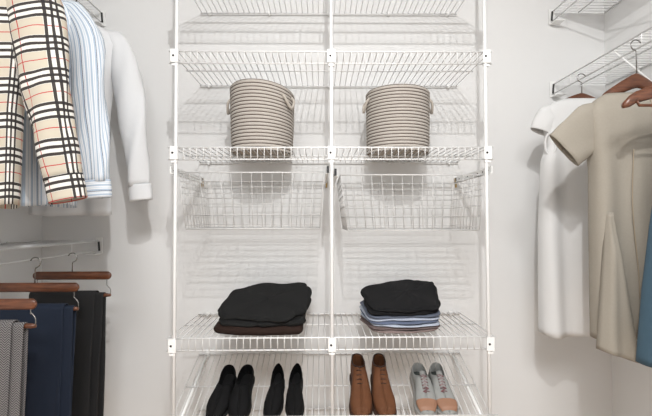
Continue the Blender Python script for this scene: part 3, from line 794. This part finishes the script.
for Y, z1, z2, hl in ((1.66, 1.178, 1.100, 'farthest wooden trouser hanger, with the charcoal trousers'), (1.466, 1.163, 1.088, 'middle wooden trouser hanger, with the navy trousers'), (1.25, 1.148, 1.083, 'nearest wooden trouser hanger, with the herringbone trousers')):
    trouser_hanger(hl, Y, z1, z2, xoff=0.018 if Y > 1.6 else 0.004)
trousers('trousers', 'charcoal black trousers folded over the farthest hanger on the left', M_['charcoal'], 1.66, 1.100, -0.14, 0.148, 0.62, 31)
trousers('trousers', 'navy blue trousers folded over the middle hanger on the left', M_['navy'], 1.466, 1.088, -0.14, 0.145, 0.60, 41)
trousers('trousers', 'grey herringbone trousers folded over the nearest hanger on the left', M_['herring'], 1.25, 1.083, -0.14, 0.128, 0.60, 51)

# ------------------------------------------------------------------ right side garments
RX = 1.080; RRZ = 2.047-0.045
def on_body(prof, fx, z, lift=0.0008):
    a, b_, d = interp([(prof[0][0]-p[0], tuple(p[1:])) for p in prof], prof[0][0]-z)
    c = abs(fx)**1.25; return ((a+b_)/2+(b_-a)/2*fx, -(d*math.sqrt(max(0, 1-c*c))**0.7+lift), z)
def seam(parent, pr, pts, m, name='seam', r=0.0016, lift=0.006):
    b = MB(); b.tube([on_body(pr, fx, z, lift) for fx, z in pts], r, 6); return b.build(name, m, parent)
# white dress
t = garment('white_dress', 'white cap-sleeved dress hanging behind the beige jacket', 'dress', (RX-0.022, 1.70, 1.905))
prof = [(-0.004, -0.085, 0.085, 0.02), (-0.025, -0.135, 0.135, 0.03), (-0.06, -0.165, 0.165, 0.035), (-0.12, -0.158, 0.158, 0.042), (-0.20, -0.150, 0.150, 0.05), (-0.27, -0.172, 0.172, 0.055), (-0.55, -0.185, 0.185, 0.06), (-0.98, -0.188, 0.188, 0.055)]
rg, vl = body_rings(prof, folds=0.015, seed=63, nf=8); b = MB(); b.loft(rg, vlen=vl, W=0.8); b.build('body', M_['whitedress'], t, solid=0.002)
seam(t, prof, [(-0.86, -0.30-0.05*k) for k in range(14)], M_['beige_in'], 'side_seam', 0.0010, 0.004)
for mir in (False, True):
    pth = [(-0.105, 0, -0.045), (-0.140, 0, -0.078), (-0.160, 0, -0.115), (-0.172, 0, -0.142)]
    if mir: pth = [(-x, y, z) for x, y, z in pth]
    rg, vl = tube_rings(pth, [0.030, 0.050, 0.050, 0.046], m=12, yscale=0.55, folds=0.001); b = MB(); b.loft(rg, vlen=vl, W=0.3); b.build('cap_sleeve', M_['whitedress'], t, solid=0.002)
for sx in (-1, 1):
    hm = MB(); hm.tube([(sx*(0.150+0.016*math.cos(a*PI/12)), -0.028+0.012*math.cos(a*PI/12), -0.195+0.045*math.sin(a*PI/12)) for a in range(25)], 0.0055, 8, caps=False); hm.build('armhole_binding', M_['whitedress'], t)
shirt_hanger('wooden hanger with steel hook inside the white dress', (RX-0.020, 1.70, 1.905), RRZ+0.010-1.905, M_['wood'], M_['chrome'], 'wooden hangers on the right', half=0.14, drop=0.045, sg=-1)
# beige jacket
t = garment('beige_jacket', 'beige collarless short-sleeved jacket hanging on the right', 'jacket', (RX-0.038, 1.37, 1.825))
prof = [(-0.003, -0.115, 0.115, 0.02), (-0.022, -0.150, 0.150, 0.035), (-0.07, -0.178, 0.178, 0.05), (-0.15, -0.172, 0.172, 0.06), (-0.26, -0.165, 0.165, 0.06), (-0.42, -0.168, 0.168, 0.06), (-0.82, -0.172, 0.172, 0.06)]
rg, vl = body_rings(prof, folds=0.012, seed=73, nf=8); b = MB(); b.loft(rg, vlen=vl, W=0.9); b.build('body', M_['beige'], t, solid=0.002)
for mir in (1, -1):
    pth = [(-0.105, 0, -0.066), (-0.165, -0.004, -0.108), (-0.220, -0.008, -0.155), (-0.266, -0.010, -0.196)]
    pth = [(x*mir, y, z) for x, y, z in pth]
    rg, vl = tube_rings(pth, [0.050, 0.076, 0.071, 0.066], m=16, yscale=0.22, folds=0.0015, seed=77); b = MB(); b.loft(rg, vlen=vl, W=0.4); b.build('sleeve', M_['beige'], t, solid=0.0025)
# left front panel that hangs lower and forward, with its seam and edge
def panel(x0t, x1t, x0b, x1b, zt, zb0, zb1, y0, seed, name):
    rings = []; n = 16
    for i in range(31):
        f = i/30; ring = []
        for k in range(n+1):
            u = k/n; x = (x0t+(x0b-x0t)*f)*(1-u)+(x1t+(x1b-x1t)*f)*u; zbt = zb0*(1-u)+zb1*u
            z = zt+(zbt-zt)*f
            y = y0 - 0.022*math.sin(PI*min(1, u*1.0))*smooth01(f*3) - 0.010*f*math.sin(3*PI*u) + 0.02*(1-smooth01(u*6))
            ring.append((x, y, z))
        rings.append(ring)
    b = MB(); b.loft(rings, closed=False, W=0.2); return b.build(name, M_['beige'], t, solid=0.0025)
panel(-0.150, -0.138, -0.188, -0.062, -0.405, -0.846, -0.887, -0.056, 1, 'front_panel')
for sx in (-1, 1):
    seam(t, prof, [(sx*(0.42+0.05*math.sin(k*0.4)), -0.20-0.04*k) for k in range(13)], M_['beige_in'], 'dart_seam')
seam(t, prof, [(0.02, -0.03-0.045*k) for k in range(17)], M_['beige_in'], 'placket_seam')
shirt_hanger('wooden hanger with steel hook showing above the beige jacket', (RX-0.040, 1.375, 1.872), RRZ+0.010-1.872, M_['wood'], M_['chrome'], 'wooden hangers on the right', half=0.125, drop=0.070, sg=-1)
# blue dress, nearest, mostly outside the frame
t = garment('blue_dress', 'dusty blue flared dress at the right edge of the picture', 'dress', (RX-0.01, 1.15, 1.80))
prof = [(0, -0.075, 0.075, 0.02), (-0.08, -0.10, 0.10, 0.03), (-0.25, -0.14, 0.14, 0.045), (-0.42, -0.168, 0.168, 0.055), (-0.60, -0.192, 0.192, 0.065), (-0.805, -0.212, 0.212, 0.072)]
rg, vl = body_rings(prof, folds=0.014, seed=83, nf=10); b = MB(); b.loft(rg, vlen=vl, W=0.9); b.build('body', M_['teal'], t, solid=0.002)
shirt_hanger('wooden hanger at the right edge, holding the dusty blue dress', (RX-0.01, 1.15, 1.80), RRZ+0.010-1.80, M_['wood'], M_['chrome'], 'wooden hangers on the right', half=0.235, drop=0.060, sg=-1)
